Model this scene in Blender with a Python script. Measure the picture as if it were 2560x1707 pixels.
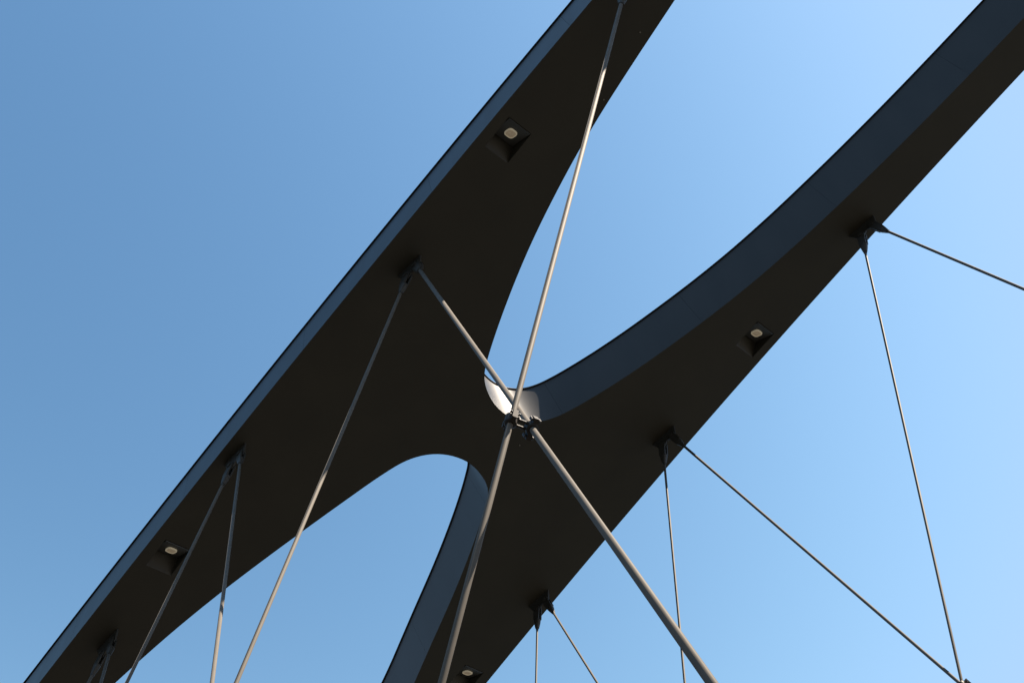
import bpy, bmesh, math, random
from mathutils import Vector, Matrix
from mathutils.geometry import delaunay_2d_cdt
random.seed(7)
for o in list(bpy.data.objects): bpy.data.objects.remove(o)
scene = bpy.context.scene
COL = scene.collection

# ---------------------------------------------------------------- frames
# The bridge is laid out in its own frame: x across, s along the arch, h out of the arch's underside.
# B turns that frame into the world (z up, deck level at z = 0, camera at eye height above it).
CAM = Vector((-8.1876, -4.2221, -18.7858))
RM = Matrix(((0.725448, -0.627594, -0.28258), (0.466559, 0.750238, -0.468471), (0.506012, 0.208011, 0.837068)))      # rows: right, down, forward of the camera in the bridge frame
KAP = 0.006195            # curvature of the arch (1 / radius)
DEP = 1.1193            # depth of the box section
_up = Vector((0.12, -0.17, 0.978)).normalized()
_y = (Vector((0, 1, 0)) - _up*_up.y).normalized()
_x = _y.cross(_up)
B = Matrix((_x, _y, _up))
EYE = Vector((0, 0, 1.65))
def W(p): return B @ (Vector(p) - CAM) + EYE

# ---------------------------------------------------------------- camera, sky, sun, exposure
cd = bpy.data.cameras.new('camera'); cam = bpy.data.objects.new('camera', cd); COL.objects.link(cam)
cd.sensor_width = 36; cd.lens = 2999.9/2560*36
cd.clip_start = 0.1; cd.clip_end = 12000
m = Matrix((RM[0], -RM[1], -RM[2]))       # camera axes in the bridge frame
cam.matrix_world = Matrix.Translation(EYE) @ (B @ m.transposed()).to_4x4()
scene.camera = cam

SUN_DIR = (B @ Vector((0.53, -1.16, 1.0))).normalized()
SUN_EL = math.asin(SUN_DIR.z)
SUN_AZ = math.atan2(SUN_DIR.x, SUN_DIR.y)      # from +Y towards +X
world = bpy.data.worlds.new('World'); scene.world = world; world.use_nodes = True
nt = world.node_tree; nt.nodes.clear()
sky = nt.nodes.new('ShaderNodeTexSky'); sky.sky_type = 'NISHITA'; sky.sun_disc = False
sky.sun_elevation = SUN_EL; sky.sun_rotation = SUN_AZ
sky.altitude = 0; sky.air_density = 1.0; sky.dust_density = 0.15; sky.ozone_density = 1.0
bg = nt.nodes.new('ShaderNodeBackground'); bg.inputs['Strength'].default_value = 0.06
wo = nt.nodes.new('ShaderNodeOutputWorld')
# tone of the sky per channel (a camera's contrast curve on clear air), levelling off towards white
sep = nt.nodes.new('ShaderNodeSeparateColor'); com = nt.nodes.new('ShaderNodeCombineColor')
nt.links.new(sky.outputs[0], sep.inputs[0])
GAIN = 0.06*2**1.9
for i, (ga, aa, cap) in enumerate(((2.65, 16.3, 0.46), (2.15, 4.85, 0.69), (1.75, 1.79, 1.04))):
    m1 = nt.nodes.new('ShaderNodeMath'); m1.operation = 'MULTIPLY'; m1.inputs[1].default_value = GAIN
    m2 = nt.nodes.new('ShaderNodeMath'); m2.operation = 'POWER'; m2.inputs[1].default_value = ga
    m3 = nt.nodes.new('ShaderNodeMath'); m3.operation = 'MULTIPLY'; m3.inputs[1].default_value = aa
    m4 = nt.nodes.new('ShaderNodeMath'); m4.operation = 'SMOOTH_MIN'; m4.inputs[1].default_value = cap; m4.inputs[2].default_value = 0.16
    m5 = nt.nodes.new('ShaderNodeMath'); m5.operation = 'DIVIDE'; m5.inputs[1].default_value = GAIN
    nt.links.new(sep.outputs[i], m1.inputs[0])
    for a_, b_ in ((m1, m2), (m2, m3), (m3, m4), (m4, m5)): nt.links.new(a_.outputs[0], b_.inputs[0])
    nt.links.new(m5.outputs[0], com.inputs[i])
nt.links.new(com.outputs[0], bg.inputs[0]); nt.links.new(bg.outputs[0], wo.inputs[0])
sl = bpy.data.lights.new('sun', 'SUN'); sl.energy = 5.0; sl.angle = math.radians(0.53); sl.color = (1.0, 0.87, 0.72)
so = bpy.data.objects.new('sun', sl); COL.objects.link(so)
so.rotation_euler = (-SUN_DIR).to_track_quat('-Z', 'Y').to_euler()
vs = scene.view_settings
vs.view_transform = 'Standard'; vs.look = 'None'; vs.gamma = 1; vs.use_curve_mapping = False; vs.exposure = 1.9

# ---------------------------------------------------------------- materials
def mat(name, col, rough=0.5, metal=0.0, spec=0.5, noise=0.0, nscale=3.0, bump=0.0, bscale=40.0, stretch=None, rnd=0.0, rvar=0.0, emit=None, coat=0.0):
    m = bpy.data.materials.new(name); m.use_nodes = True
    n = m.node_tree.nodes; l = m.node_tree.links
    b = n['Principled BSDF']
    b.inputs['Roughness'].default_value = rough; b.inputs['Metallic'].default_value = metal
    b.inputs['Specular IOR Level'].default_value = spec
    b.inputs['Coat Weight'].default_value = coat; b.inputs['Coat Roughness'].default_value = 0.25
    tc = n.new('ShaderNodeTexCoord'); mp = n.new('ShaderNodeMapping')
    l.new(tc.outputs['Object'], mp.inputs[0])
    if stretch: mp.inputs['Scale'].default_value = stretch
    nz = n.new('ShaderNodeTexNoise'); nz.inputs['Scale'].default_value = nscale; nz.inputs['Detail'].default_value = 5
    l.new(mp.outputs[0], nz.inputs['Vector'])
    mx = n.new('ShaderNodeMix'); mx.data_type = 'RGBA'
    a = [c*(1-noise) for c in col]; c2 = [min(1, c*(1+noise)) for c in col]
    mx.inputs[6].default_value = (*a, 1); mx.inputs[7].default_value = (*c2, 1)
    l.new(nz.outputs[0], mx.inputs[0])
    out = mx.outputs[2]
    if rnd:
        oi = n.new('ShaderNodeObjectInfo'); mr = n.new('ShaderNodeMapRange')
        mr.inputs[3].default_value = 1-rnd; mr.inputs[4].default_value = 1+rnd
        l.new(oi.outputs['Random'], mr.inputs[0])
        hs = n.new('ShaderNodeHueSaturation'); l.new(out, hs.inputs['Color']); l.new(mr.outputs[0], hs.inputs['Value'])
        out = hs.outputs[0]
    l.new(out, b.inputs['Base Color'])
    if rvar:
        mr = n.new('ShaderNodeMapRange'); mr.inputs[3].default_value = rough-rvar; mr.inputs[4].default_value = rough+rvar
        l.new(nz.outputs[0], mr.inputs[0]); l.new(mr.outputs[0], b.inputs['Roughness'])
    if bump:
        n2 = n.new('ShaderNodeTexNoise'); n2.inputs['Scale'].default_value = bscale; n2.inputs['Detail'].default_value = 6
        l.new(tc.outputs['Object'], n2.inputs['Vector'])
        bp = n.new('ShaderNodeBump'); bp.inputs['Strength'].default_value = bump; bp.inputs['Distance'].default_value = 0.01
        l.new(n2.outputs[0], bp.inputs['Height']); l.new(bp.outputs[0], b.inputs['Normal'])
    if emit:
        b.inputs['Emission Color'].default_value = (*emit[:3], 1); b.inputs['Emission Strength'].default_value = emit[3]
    return m
M_STEEL = mat('arch_paint', (0.027, 0.0265, 0.026), rough=0.42, metal=0.30, spec=0.27, noise=0.30, nscale=2.2, stretch=(1.0, 1.0, 0.25), bump=0.10, bscale=2.2, rnd=0.06, rvar=0.06)
M_SOFF = mat('soffit_paint', (0.0245, 0.0215, 0.0145), rough=0.55, spec=0.3, noise=0.28, nscale=0.9, bump=0.1, bscale=1.5)
M_ROD = mat('rod_paint', (0.098, 0.088, 0.075), rough=0.6, metal=0.0, spec=0.06, noise=0.16, nscale=5)
M_FIT = mat('cast_fitting', (0.034, 0.032, 0.027), rough=0.5, spec=0.3, metal=0.15, noise=0.15, nscale=9)
M_CLAMP = mat('clamp_metal', (0.022, 0.018, 0.014), rough=0.55, spec=0.2, metal=0.1, noise=0.2, nscale=20)
M_BOLT = mat('bolt_metal', (0.032, 0.028, 0.024), rough=0.5, metal=0.3)
M_PLATE = mat('lamp_plate', (0.03, 0.03, 0.026), rough=0.5, noise=0.15, nscale=12)
M_LENS = mat('lamp_lens', (0.27, 0.22, 0.14), rough=0.3, noise=0.6, nscale=22, emit=(0.8, 0.62, 0.42, 0.035))
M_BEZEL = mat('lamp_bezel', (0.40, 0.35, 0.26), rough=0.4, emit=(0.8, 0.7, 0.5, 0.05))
M_PLUG = mat('plug_metal', (0.14, 0.13, 0.11), rough=0.5)
M_DECK = mat('deck_asphalt', (0.030, 0.027, 0.024), rough=0.85, noise=0.2, nscale=1.5, bump=0.4, bscale=60)
M_WATER = mat('river_water', (0.015, 0.022, 0.022), rough=0.12, noise=0.2, nscale=0.2, bump=0.5, bscale=1.5)

# ---------------------------------------------------------------- helpers
def tag(o, label=None, cat=None, group=None, kind=None):
    if label: o['label'] = label
    if cat: o['category'] = cat
    if group: o['group'] = group
    if kind: o['kind'] = kind
    return o
def empty(name, loc):
    o = bpy.data.objects.new(name, None); o.empty_display_size = 0.3; COL.objects.link(o); o.location = loc
    return o
def add(name, verts, faces, material, parent=None, smooth=False, local=None):
    """verts in world space; origin is moved to local (or the parent's origin)."""
    org = Vector(local) if local is not None else (parent_world(parent) if parent else Vector((0, 0, 0)))
    me = bpy.data.meshes.new(name)
    me.from_pydata([Vector(v) - org for v in verts], [], faces)
    me.materials.append(material)
    bm = bmesh.new(); bm.from_mesh(me); bmesh.ops.recalc_face_normals(bm, faces=bm.faces); bm.to_mesh(me); bm.free()
    if smooth: me.shade_smooth()
    o = bpy.data.objects.new(name, me); COL.objects.link(o)
    if parent: o.parent = parent; o.location = org - parent_world(parent)
    else: o.location = org
    return o
def parent_world(o):
    v = Vector((0, 0, 0))
    while o: v = v + o.location; o = o.parent
    return v
def surf(x, s, h=0.0):
    R = 1/KAP; th = s*KAP
    return Vector((x, (R+h)*math.sin(th), (R+h)*math.cos(th) - R))
def S(x, s, h=0.0): return W(surf(x, s, h))
def basis(d, up):
    d = d.normalized(); a = (up - d*up.dot(d)).normalized(); return d, a, d.cross(a)
def loft(rings, cap=True):
    """rings: lists of equal length -> verts, faces"""
    n = len(rings[0]); v = [p for r in rings for p in r]; f = []
    for i in range(len(rings)-1):
        for j in range(n):
            f.append((i*n+j, i*n+(j+1)%n, (i+1)*n+(j+1)%n, (i+1)*n+j))
    if cap: f.append(tuple(range(n))); f.append(tuple((len(rings)-1)*n+j for j in range(n)))
    return v, f
def circ(c, a, b, r, n=20): return [c + a*(r*math.cos(2*math.pi*i/n)) + b*(r*math.sin(2*math.pi*i/n)) for i in range(n)]
def join(parts):
    V, F = [], []
    for v, f in parts:
        k = len(V); V += v; F += [tuple(i+k for i in t) for t in f]
    return V, F
def cyl(p, q, r, n=16, r2=None, up=Vector((0.3, 0.2, 1))):
    d, a, b = basis(q-p, up if abs((q-p).normalized().dot(up.normalized())) < .95 else Vector((1, 0, 0)))
    return loft([circ(p, a, b, r, n), circ(q, a, b, r if r2 is None else r2, n)])
def box(c, ax, ay, az, hx, hy, hz):
    v = [c + ax*(hx*i) + ay*(hy*j) + az*(hz*k) for k in (-1, 1) for j in (-1, 1) for i in (-1, 1)]
    return v, [(0,1,3,2), (4,6,7,5), (0,4,5,1), (2,3,7,6), (0,2,6,4), (1,5,7,3)]

# ---------------------------------------------------------------- plan outline of the twin arch
UPC = [(1.267, -6.042), (1.454, -4.531), (1.61, -3.525), (1.664, -3.229), (1.975, -1.859), (2.116, -1.381), (2.351, -0.618), (2.676, 0.236), (2.838, 0.616), (3.013, 1.026), (3.121, 1.227), (3.201, 1.328), (3.308, 1.435), (3.493, 1.564), (3.715, 1.67), (3.946, 1.731), (4.193, 1.758), (4.47, 1.709), (4.703, 1.606), (4.873, 1.482), (5.05, 1.284), (5.191, 1.032), (5.385, 0.602), (5.603, 0.054), (5.816, -0.502), (6.111, -1.54), (6.345, -2.422), (6.528, -3.256), (6.683, -4.33), (6.751, -5.246), (6.846, -6.111), (6.918, -7.592), (6.944, -8.715), (6.936, -9.973)]
LOC = [(1.039, 10.348), (1.136, 9.843), (1.372, 8.684), (1.655, 7.65), (1.949, 6.707), (2.171, 5.98), (2.573, 4.771), (2.87, 3.822), (2.989, 3.587), (3.151, 3.375), (3.31, 3.221), (3.48, 3.106), (3.695, 3.016), (3.895, 2.971), (4.116, 2.948), (4.315, 2.962), (4.602, 3.047), (4.854, 3.183), (4.984, 3.277), (5.035, 3.358), (5.524, 4.388), (5.692, 4.928), (5.929, 5.581), (6.027, 5.858), (6.306, 6.84), (6.637, 7.874)]
def smooth_pts(P, it=2, keep=1):
    P = [Vector(p) for p in P]
    for _ in range(it):
        Q = [p.copy() for p in P]
        for i in range(1, len(P)-1):
            Q[i] = P[i]*0.6 + (P[i-1]+P[i+1])*0.2
        P = Q
    return P
def catmull(P, n=4):
    out = []
    for i in range(len(P)-1):
        p0, p1, p2, p3 = P[max(i-1, 0)], P[i], P[i+1], P[min(i+2, len(P)-1)]
        # centripetal
        t = [0]
        for a, b in ((p0, p1), (p1, p2), (p2, p3)): t.append(t[-1] + max((b-a).length, 1e-4)**0.5)
        if (p1-p0).length < 1e-9: p0 = p1-(p2-p1); t = [0, (p1-p0).length**.5]; t.append(t[-1]+(p2-p1).length**.5); t.append(t[-1]+max((p3-p2).length, 1e-4)**.5)
        if (p3-p2).length < 1e-9: p3 = p2+(p2-p1); t[3] = t[2]+(p3-p2).length**.5
        m_ = max(1, min(n, int((p2-p1).length/0.08)))
        for j in range(m_):
            u = t[1] + (t[2]-t[1])*j/m_
            a1 = p0*((t[1]-u)/(t[1]-t[0])) + p1*((u-t[0])/(t[1]-t[0]))
            a2 = p1*((t[2]-u)/(t[2]-t[1])) + p2*((u-t[1])/(t[2]-t[1]))
            a3 = p2*((t[3]-u)/(t[3]-t[2])) + p3*((u-t[2])/(t[3]-t[2]))
            b1 = a1*((t[2]-u)/(t[2]-t[0])) + a2*((u-t[0])/(t[2]-t[0]))
            b2 = a2*((t[3]-u)/(t[3]-t[1])) + a3*((u-t[1])/(t[3]-t[1]))
            out.append(b1*((t[2]-u)/(t[2]-t[1])) + b2*((u-t[1])/(t[2]-t[1])))
    out.append(P[-1].copy())
    return out
def outer_l(s): return 0.0 - 0.020*s - 2.5e-5*s*s
def outer_r(s): return 8.005 + 0.0215*s + 2.5e-5*s*s
S0, S1 = -113.0, 57.0
def steps(a, b, d):
    n = max(1, round(abs(b-a)/d)); return [a + (b-a)*i/n for i in range(n+1)]
upc = catmull(smooth_pts(UPC, 2)); loc = catmull(smooth_pts(LOC, 2))
# continue each arm beyond the picture at a slowly changing width
def ext(s_list, x0, s0, side, w_end, dist, slope):
    out = []
    w0 = (x0 - outer_l(s0)) if side == 'L' else (outer_r(s0) - x0)
    for s in s_list:
        t = min(1, abs(s-s0)/dist); e = t
        w = w0 + slope*abs(s-s0)*(1-t/2) if t < 1 else w0 + slope*dist/2
        out.append(Vector((outer_l(s)+w if side == 'L' else outer_r(s)-w, s)))
    return out
a = upc[0]; upL = ext(steps(S0, a.y-6, 4) + steps(a.y-6, a.y-.4, .4)[1:], a.x, a.y, 'L', 1, 5, -0.13)
a = upc[-1]; upR = ext(steps(a.y-.4, a.y-5, .5) + steps(a.y-5, S0, 4)[1:], a.x, a.y, 'R', 1, 6, -0.02)
a = loc[0]; loL = ext(steps(S1, a.y+6, 4) + steps(a.y+6, a.y+.4, .4)[1:], a.x, a.y, 'L', 1, 5, -0.18)
a = loc[-1]; loR = ext(steps(a.y+.3, a.y+5, .3) + steps(a.y+5, S1, 4)[1:], a.x, a.y, 'R', 1, 4, -0.30)
UPPER = upL + upc + upR               # left arm, valley, right arm
LOWER = loL + loc + loR               # left arm, crotch, right arm
OUT_L = [Vector((outer_l(s), s)) for s in steps(S1, 16, 4) + steps(16, -12, 1)[1:] + steps(-12, S0, 4)[1:]]
OUT_R = [Vector((outer_r(s), s)) for s in steps(S0, -14, 4) + steps(-14, 14, 1)[1:] + steps(14, S1, 4)[1:]]
def nrm(P, i):
    t = (P[min(i+1, len(P)-1)] - P[max(i-1, 0)]).normalized()
    return Vector((t.y, -t.x))
LEAN_OUT, LEAN_IN = 0.235, 0.085
def top_line(P, kind):
    out = []
    for i, p in enumerate(P):
        if kind == 'outL': out.append(p + Vector((LEAN_OUT, 0)))
        elif kind == 'outR': out.append(p - Vector((LEAN_OUT, 0)))
        else:
            n = nrm(P, i)                     # points into the opening
            sgn = 1 if kind == 'up' else -1
            n = n*sgn
            out.append(p + n*LEAN_IN)
    return out
# orientation checks: normal of UPPER must point to -s at the valley, of LOWER to +s at the crotch
iv = max(range(len(UPPER)), key=lambda i: UPPER[i].y if 3 < UPPER[i].x < 6 else -99)
SG_UP = 1 if nrm(UPPER, iv).y < 0 else -1
il = min(range(len(LOWER)), key=lambda i: LOWER[i].y if 2.5 < LOWER[i].x < 5 else 99)
SG_LO = 1 if nrm(LOWER, il).y > 0 else -1
def inner_top(P, sg, off): return [p + nrm(P, i)*sg*off for i, p in enumerate(P)]
LINES = {
 'outL': (OUT_L, [p + Vector((LEAN_OUT, 0)) for p in OUT_L], [Vector((-1, 0))]*len(OUT_L)),
 'up':   (UPPER, inner_top(UPPER, SG_UP, LEAN_IN), [nrm(UPPER, i)*SG_UP for i in range(len(UPPER))]),
 'outR': (OUT_R, [p - Vector((LEAN_OUT, 0)) for p in OUT_R], [Vector((1, 0))]*len(OUT_R)),
 'lo':   (LOWER, inner_top(LOWER, SG_LO, LEAN_IN), [nrm(LOWER, i)*SG_LO for i in range(len(LOWER))]),
}
# ---------------------------------------------------------------- the arch
bridge = empty('arch_bridge', W((4, 0, 0)))
tag(bridge, 'dark grey steel twin arch joined by a curved X-shaped plate, overhead', 'bridge')
LIGHTS = [(0.527, -2.50, 'L'), (0.345, 7.45, 'L'), (7.494, -2.31, 'R'), (7.65, 7.30, 'R')]
NW, NL, ND, NF = 0.265, 0.325, 0.25, 0.62     # half width, half length, depth and place of the deepest line of a recess
def in_poly(x, y, P):
    c = False; n = len(P)
    for i in range(n):
        a, b = P[i], P[(i+1)%n]
        if (a.y > y) != (b.y > y) and x < (b.x-a.x)*(y-a.y)/(b.y-a.y)+a.x: c = not c
    return c
def sheet(outline, h, holes=(), grid=1.0):
    P = list(outline); n = len(P); edges = [(i, (i+1)%n) for i in range(n)]
    for (x, s, hw, hl) in holes:
        k = len(P)
        P += [Vector((x-hw, s-hl)), Vector((x+hw, s-hl)), Vector((x+hw, s+hl)), Vector((x-hw, s+hl))]
        edges += [(k, k+1), (k+1, k+2), (k+2, k+3), (k+3, k)]
    y = S0
    while y < S1:
        fine = -14 < y < 16
        x = -1.5
        while x < 10:
            if in_poly(x, y, outline): 
                if not any(abs(x-hx) < hw and abs(y-hs) < hl for hx, hs, hw, hl in holes): P.append(Vector((x, y)))
            x += 1.0 if fine else 0.9
        y += grid if fine else 4.0
    v, e, f, *_ = delaunay_2d_cdt([p.copy() for p in P], edges, [], 0, 1e-5)
    F = []
    for t in f:
        c = sum((v[i] for i in t), Vector((0, 0)))/len(t)
        e1, e2 = v[t[1]]-v[t[0]], v[t[2]]-v[t[0]]
        if abs(e1.x*e2.y-e1.y*e2.x) < 1e-4*max(e1.length, e2.length, (e1-e2).length)**2: continue
        if in_poly(c.x, c.y, outline) and not any(abs(c.x-hx) < hw and abs(c.y-hs) < hl for hx, hs, hw, hl in holes): F.append(tuple(t))
    return [S(p.x, p.y, h) for p in v], F, v
def ring(side):   # closed outline from the four lines
    g = lambda k: LINES[k][side]
    return list(g('outL')) + list(g('up'))[0:] + list(g('outR')) + list(g('lo'))[::-1]
RB = ring(0)
holes = [(x, s, NW, NL) for x, s, _ in LIGHTS]
v, f, _ = sheet(RB, 0.0, holes)
soffit = add('soffit', v, f, M_SOFF, bridge, smooth=True)
# side plates, panel by panel, with a hairline joint between them
GAP = 0.0014
def panels(key, marks, length):
    Bt, Tp, N = LINES[key]
    n = len(Bt); cum = [0.0]
    for i in range(1, n): cum.append(cum[-1] + (Bt[i]-Bt[i-1]).length)
    def at(c):
        c = min(max(c, 0), cum[-1])
        import bisect
        i = min(max(bisect.bisect_right(cum, c)-1, 0), n-2); t = (c-cum[i])/max(cum[i+1]-cum[i], 1e-9)
        return Bt[i].lerp(Bt[i+1], t), Tp[i].lerp(Tp[i+1], t)
    brk = []
    for mx, ms in marks: brk.append(cum[min(range(n), key=lambda i: (Bt[i]-Vector((mx, ms))).length)])
    brk = sorted(brk)
    cuts = [0.0]
    pts = brk + [cum[-1]]
    for b_ in pts:
        a_ = cuts[-1]; L_ = 12.0 if False else length
        k = max(1, round((b_-a_)/L_)) if b_-a_ > 1 else 1
        for j in range(1, k+1): cuts.append(a_ + (b_-a_)*j/k)
    for c0, c1 in zip(cuts, cuts[1:]):
        if c1-c0 < .05: continue
        cs = [c0+GAP] + [c for c in cum if c0+GAP+.01 < c < c1-GAP-.01] + [c1-GAP]
        V, F = [], []
        for c in cs:
            b_, t_ = at(c)
            V += [S(b_.x, b_.y, 0.0), S(t_.x, t_.y, DEP)]
        for i in range(len(cs)-1): F.append((2*i, 2*i+2, 2*i+3, 2*i+1))
        o = add('side_panel', V, F, M_STEEL, bridge, smooth=True)
panels('outL', [(0.0, -0.6)], 3.6)
panels('up', [(2.1, -1.4), (5.16, 1.1), (6.2, -1.9)], 3.4)
panels('outR', [(8, 0)], 3.6)
panels('lo', [(3.0, 3.6), (5.1, 3.6), (6.41, 7.2)], 3.6)
# top plate with a small overhang whose underside shows as a dark line
OH, TH = 0.028, 0.014
RT = []
for key, rev in (('outL', 0), ('up', 0), ('outR', 0), ('lo', 1)):
    Bt, Tp, N = LINES[key]; q = [t + nn*OH for t, nn in zip(Tp, N)]
    RT += q[::-1] if rev else q
v, f, pl = sheet(RT, DEP, (), 2.0)
n0 = len(v)
V = v + [S(p.x, p.y, DEP+TH) for p in pl]
nr = len(RT)
F = f + [tuple(i+n0 for i in reversed(t)) for t in f]
ed = {}
for t in f:
    for a_, b_ in zip(t, t[1:]+t[:1]):
        key = (min(a_, b_), max(a_, b_)); ed[key] = ed.get(key, 0)+1
F += [(a_, b_, b_+n0, a_+n0) for (a_, b_), c in ed.items() if c == 1]
top_plate = add('top_plate', V, F, M_STEEL, bridge)
# ---------------------------------------------------------------- recesses and floodlights
LABELS = ['square recessed floodlight high in the left arch, between the two upper cable brackets',
          'square recessed floodlight low in the left arch, beside a crossing hanger rod',
          'square recessed floodlight in the right arch, near its outer edge',
          'half-cut recessed floodlight at the bottom edge of the right arch']
for (x, s, sd), lab in zip(LIGHTS, LABELS):
    sf, sn = s-NL, s+NL; sd_ = sf + 2*NL*NF
    g = 0.0
    c = [S(x-NW, sf, 0), S(x+NW, sf, 0), S(x+NW, sn, 0), S(x-NW, sn, 0), S(x-NW, sd_, ND), S(x+NW, sd_, ND)]
    add('light_recess', c, [(0,1,5,4), (3,2,5,4), (0,3,4), (1,2,5)], M_SOFF, bridge)
    # lamp plate lies 12 mm in front of the far face
    p0, p1 = S(x, sf, 0), S(x, sd_, ND)
    d = (p1-p0).normalized(); xa = (S(x+1, s, 0)-S(x, s, 0)).normalized(); n = d.cross(xa).normalized()
    if n.dot(EYE-p0) < 0: n = -n
    Ln = (p1-p0).length
    mid = (p0+p1)/2 + n*0.014
    t = empty('recessed_floodlight', mid); tag(t, lab, 'floodlight', 'floodlights recessed in the arches')
    add('mounting_plate', *box(mid, xa, d, n, NW*.90, Ln*.46, 0.008), M_PLATE, t)
    cx = mid + n*0.010
    def rr(c, r, h, e=3.2, k=28):
        out = []
        for i in range(k):
            a_ = 2*math.pi*i/k; ca, sa = math.cos(a_), math.sin(a_)
            q = (abs(ca)**e + abs(sa)**e)**(-1/e)
            out.append(c + xa*(r*q*ca) + d*(r*q*sa*1.0) + n*h)
        return out
    be = loft([rr(cx, .098, 0), rr(cx, .098, .022), rr(cx, .083, .026), rr(cx, .083, .006)], cap=False)
    bz = add('bezel', *be, M_BEZEL, t)
    le = loft([rr(cx, .0828, .004), rr(cx, .0828, .014), rr(cx, .06, .020), rr(cx, .025, .024)])
    add('lens', *le, M_LENS, t, smooth=True)
    for i in (-1, 1):
        for j in (-1, 1):
            q = mid + xa*(i*NW*.74) + d*(j*Ln*.38) + n*.008
            add('screw', *cyl(q, q+n*.008, .009, 8), M_BOLT, t)
# ---------------------------------------------------------------- hangers
HANGERS = [
 ('H1', ((0.2015, -5.3648, -0.8396), (-2.4385, 0.1971, -11.8394)), .032, 'pale hanger rod from the top edge, crossing over the other pale rod at the clamp'),
 ('H2', ((0.4765, 0.117, -0.62), (-2.7566, -1.9568, -14.0911)), .034, 'pale rod running down right through the clamp, from the bracket below the upper floodlight'),
 ('H3', ((0.453, 0.6266, -0.6212), (-1.158, 4.2065, -7.3338)), .029, 'rod running down left into blue sky from the bracket below the upper floodlight'),
 ('H4', ((0.0615, 4.8239, -0.6924), (-1.6067, 4.0994, -7.6433)), .027, 'steep rod from the bracket above the low floodlight, sunlit below the arch edge'),
 ('H5', ((0.0429, 5.3189, -0.708), (-0.8428, 7.061, -4.3982)), .027, 'dark unlit rod slanting down left across the arch, close past the low floodlight'),
 ('H6', ((0.2723, 9.8492, -0.9219), (-0.3577, 11.1692, -3.5319)), .029, 'short stub of hanger rod at the bottom left corner, the left one of its bracket'),
 ('H7', ((0.2927, 9.3389, -0.8914), (0.0597, 9.2331, -1.862)), .029, 'short stub of hanger rod at the bottom left corner, the right one of its bracket'),
 ('H8', ((7.5612, -5.5259, -0.715), (7.5612, -6.0521, -4.1931)), .026, 'bright hanger rod leaving the right edge of the picture from the upper right-arch bracket'),
 ('H9', ((7.5162, -4.97, -0.6968), (7.5162, -1.0421, -8.4252)), .023, 'long dark hanger rod dropping steeply from the upper right-arch bracket to the bottom right'),
 ('H10', ((7.4086, 0.1803, -0.6201), (7.4086, -1.0052, -8.4792)), .026, 'sunlit hanger rod running diagonally from the middle right-arch bracket to the bottom right'),
 ('H11', ((7.3707, 0.7058, -0.6215), (7.3707, 2.7087, -4.905)), .023, 'thin dark hanger rod dropping from the middle right-arch bracket behind the thick pale rod'),
 ('H12', ((7.7635, 4.6958, -0.6886), (7.7635, 4.4797, -2.9936)), .023, 'short slanting hanger rod from the lowest right-arch bracket to the bottom edge'),
 ('H13', ((7.7185, 5.1811, -0.7035), (7.7185, 5.7343, -1.7872)), .0215, 'short vertical hanger rod from the lowest right-arch bracket to the bottom edge'),
]
CL = 0.44                                # pin to rod end
rods = {}
pins = {}
ACR = (B @ Vector((1, 0, 0))).normalized()
for key, (A, Bq), r, lab in HANGERS:
    a = W(A); d = (W(Bq) - a).normalized()
    end = a + d*((0.25 - a.z)/d.z)       # down to the deck edge
    pin = a - d*CL
    rods[key] = (a, end); pins[key] = pin
    t = empty('hanger_rod', pin); tag(t, lab, 'hanger rod', 'steel hanger rods of the arch')
    _, u, w = basis(d, ACR)              # u across the bridge, w along it
    add('rod', *cyl(a - d*.03, end, r, 24), M_ROD, t, smooth=False)
    t.children[-1].data.shade_smooth() if False else None
    # fork: neck that flares into two cheeks either side of the bracket, rounded ends round the pin
    R = r*2.15; rr0 = max(r, .028)
    def oval(c, ru, rw, n=16):
        return [c + u*(ru*math.copysign(abs(math.cos(q))**.7, math.cos(q))) + w*(rw*math.copysign(abs(math.sin(q))**.7, math.sin(q))) for q in [2*math.pi*(i+.5)/n for i in range(n)]]
    neck = loft([oval(a, rr0*1.35, rr0*1.35), oval(a-d*.03, rr0*1.55, rr0*1.6), oval(a-d*.12, rr0*2.0, rr0*2.3), oval(a-d*.19, rr0*2.1, rr0*2.7)])
    parts = [neck]
    for sgn in (-1, 1):
        ring_ = []
        cu = u*(sgn*(.024+.013))
        outl = []
        base = a - d*.185
        outl.append(base - w*(rr0*2.6)); outl.append(base + w*(rr0*2.6))
        for i in range(9):
            q = math.pi*i/8
            outl.append(pin + w*(rr0*2.9*math.cos(q)) - d*(rr0*2.9*math.sin(q)))
        parts.append(loft([[p + cu - u*(.013*sgn) for p in outl], [p + cu + u*(.013*sgn) for p in outl]]))
    ck = add('clevis', *join(parts), M_FIT, t)
    pp = join([cyl(pin - u*.062, pin + u*.062, rr0*1.15, 14), cyl(pin - u*.072, pin - u*.050, rr0*1.75, 6), cyl(pin + u*.050, pin + u*.072, rr0*1.75, 6)])
    po = add('pin', *pp, M_FIT, ck, local=pin)
    po.parent = ck; po.location = pin - parent_world(ck)
    # lock nut where the rod enters the fork
    nt_ = add('lock_nut', *cyl(a + d*.001, a + d*.035, r*1.45, 6), M_FIT, t)
for o in [o for o in bpy.data.objects if o.name.split('.')[0] == 'rod']:
    for p in o.data.polygons: p.use_smooth = len(p.vertices) == 4
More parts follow.
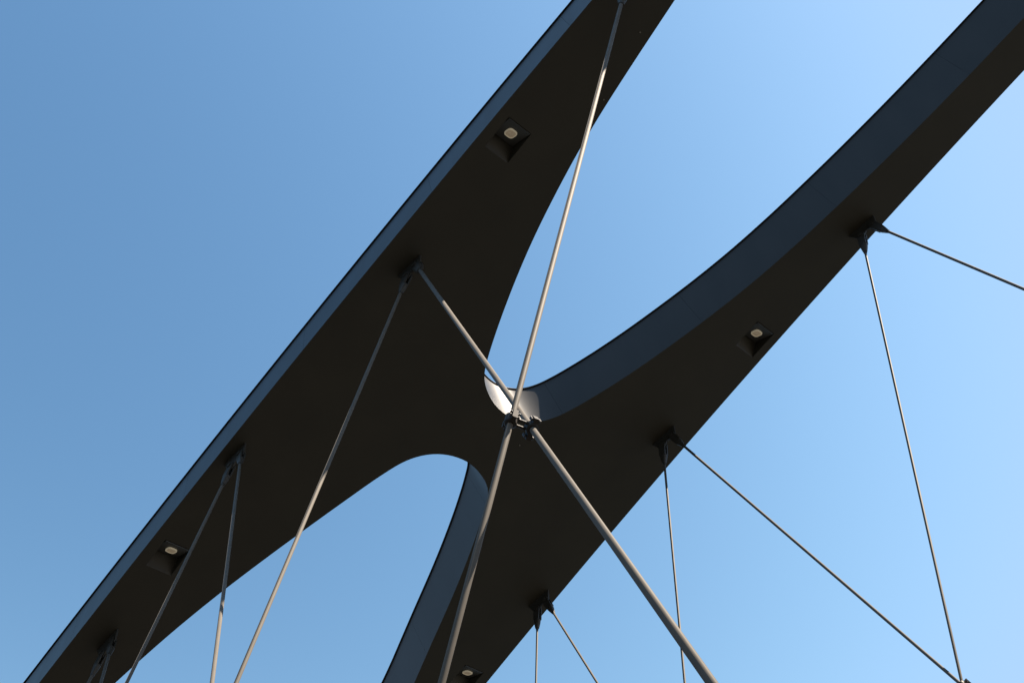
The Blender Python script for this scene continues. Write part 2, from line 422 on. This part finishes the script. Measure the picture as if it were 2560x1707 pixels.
# bracket plates welded under the arch
def bracket(keys, fallback=None):
    ps = [pins[k] for k in keys]
    c = sum(ps, Vector())/len(ps)
    # back to bridge frame
    inv = B.transposed()
    def toB(p): return inv @ (p - EYE) + CAM
    q = [toB(p) for p in ps]
    q.sort(key=lambda p: p.y)
    x0 = sum(p.x for p in q)/len(q)
    # soffit height (bridge frame) at y
    def zs(y): return math.sqrt(max((1/KAP)**2 - y*y, 0)) - 1/KAP
    y0, y1 = q[0].y, q[-1].y
    prof = []
    z0, z1 = q[0].z, q[-1].z
    rr_ = .085
    prof.append((y0-.16, zs(y0-.16)+.01)); 
    for i in range(7):
        a_ = math.pi*(1.0 + .5*i/6 + .02)
        prof.append((y0 + rr_*math.cos(a_), z0 + rr_*math.sin(a_)))
    prof.append(((y0+y1)/2, min(z0, z1)+.03))
    for i in range(7):
        a_ = math.pi*(1.5 + .5*i/6 - .02)
        prof.append((y1 + rr_*math.cos(a_), z1 + rr_*math.sin(a_)))
    prof.append((y1+.16, zs(y1+.16)+.01))
    th = .018
    V = [W((q[0].x + (q[-1].x-q[0].x)*((y-y0)/max(y1-y0, .1)) - th + (0 if True else 0), y, z)) for y, z in prof] + \
        [W((q[0].x + (q[-1].x-q[0].x)*((y-y0)/max(y1-y0, .1)) + th, y, z)) for y, z in prof]
    n = len(prof)
    F = [tuple(range(n)), tuple(range(2*n-1, n-1, -1))] + [(i, (i+1)%n, n+(i+1)%n, n+i) for i in range(n)]
    add('anchor_bracket', V, F, M_FIT, bridge)
for ks in (('H2', 'H3'), ('H4', 'H5'), ('H6', 'H7'), ('H8', 'H9'), ('H10', 'H11'), ('H12', 'H13')): bracket(ks)
# the uppermost bracket carries the first rod only
q_ = pins['H1'] ; pins['H0'] = q_ + (B @ Vector((0.06, -0.55, 0.02)))
bracket(('H0', 'H1'))
# small plugs that dot the underside
for px_, ps_ in ((4.82, 2.123), (1.152, -5.274), (1.44, -4.036)):
    p_ = S(px_, ps_, 0.0); dn = (S(px_, ps_, -1.0) - p_).normalized()
    add('drain_plug', *cyl(p_ - dn*.01, p_ + dn*.014, .014, 10), M_PLUG, bridge)
# ---------------------------------------------------------------- crossing clamps
def closest(k1, k2):
    p, p2 = rods[k1]; q, q2 = rods[k2]
    u = (p2-p).normalized(); v = (q2-q).normalized(); w0 = p-q
    b = u.dot(v); dd = u.dot(w0); e = v.dot(w0); den = 1-b*b
    s_ = (b*e-dd)/den; t_ = (e-b*dd)/den
    return p+u*s_, q+v*t_, u, v
def clamp(k1, k2, lab, r1, r2):
    a, b, u, v = closest(k1, k2)
    a = a + u*.10; b = b + v*.10
    ax = (b-a).normalized(); L_ = (b-a).length
    t = empty('crossing_clamp', (a+b)/2); tag(t, lab, 'clamp', 'clamps where two hanger rods cross')
    for c, d, r, s_ in ((a, u, r1, 1), (b, v, r2, -1)):
        _, e1, e2 = basis(d, ax)
        rings = []
        for h, rr_ in ((-.06, r+.016), (-.05, r+.032), (.05, r+.032), (.06, r+.016)):
            rings.append(circ(c + d*h, e1, e2, rr_, 18))
        col = add('collar', *loft(rings), M_CLAMP, t)
        for sg in (-1, 1):
            cc = c + e2*(sg*(r+.052)); add('collar_ear', *box(cc, d, e1, e2, .050, .026, .032), M_CLAMP, t)
        for sg in (-1, 1):
            for hh in (-.022, .022):
                cc = c + e2*(sg*(r+.058)) + d*hh
                add('clamp_bolt', *join([cyl(cc - e1*.038, cc + e1*.038, .010, 8), cyl(cc + e1*.038, cc + e1*.056, .019, 6), cyl(cc - e1*.038, cc - e1*.052, .019, 6)]), M_BOLT, t)
    d_ = (u+v).normalized(); dd, e1, e2 = basis(ax, d_)
    for sg in (-1, 1):
        add('link_bar', *cyl(a + ax*(r1+.02) + e2*(.035*sg), b - ax*(r2+.02) + e2*(.035*sg), .017, 12), M_CLAMP, t)
clamp('H1', 'H2', 'bolted steel clamp joining the two pale crossing rods in front of the sunlit notch', .035, .034)
clamp('H9', 'H10', 'dark clamp where two rods meet at the bottom right corner, cut by the edge', .023, .026)
# ---------------------------------------------------------------- deck and river, below the picture
cx_ = S(4, 0, 0)
def slab(name, x0, x1, y0, y1, z0, z1, m_):
    v = [Vector((x, y, z)) for z in (z0, z1) for y in (y0, y1) for x in (x0, x1)]
    return add(name, v, [(0,2,3,1), (4,5,7,6), (0,1,5,4), (1,3,7,5), (3,2,6,7), (2,0,4,6)], m_, local=(0, 0, 0))
tag(slab('bridge_deck', -3.2, 26.0, -140, 90, -1.2, 0.0, M_DECK), kind='structure')
tag(slab('river', -4000, 4000, -4000, 4000, -9.0, -8.0, M_WATER), kind='structure')
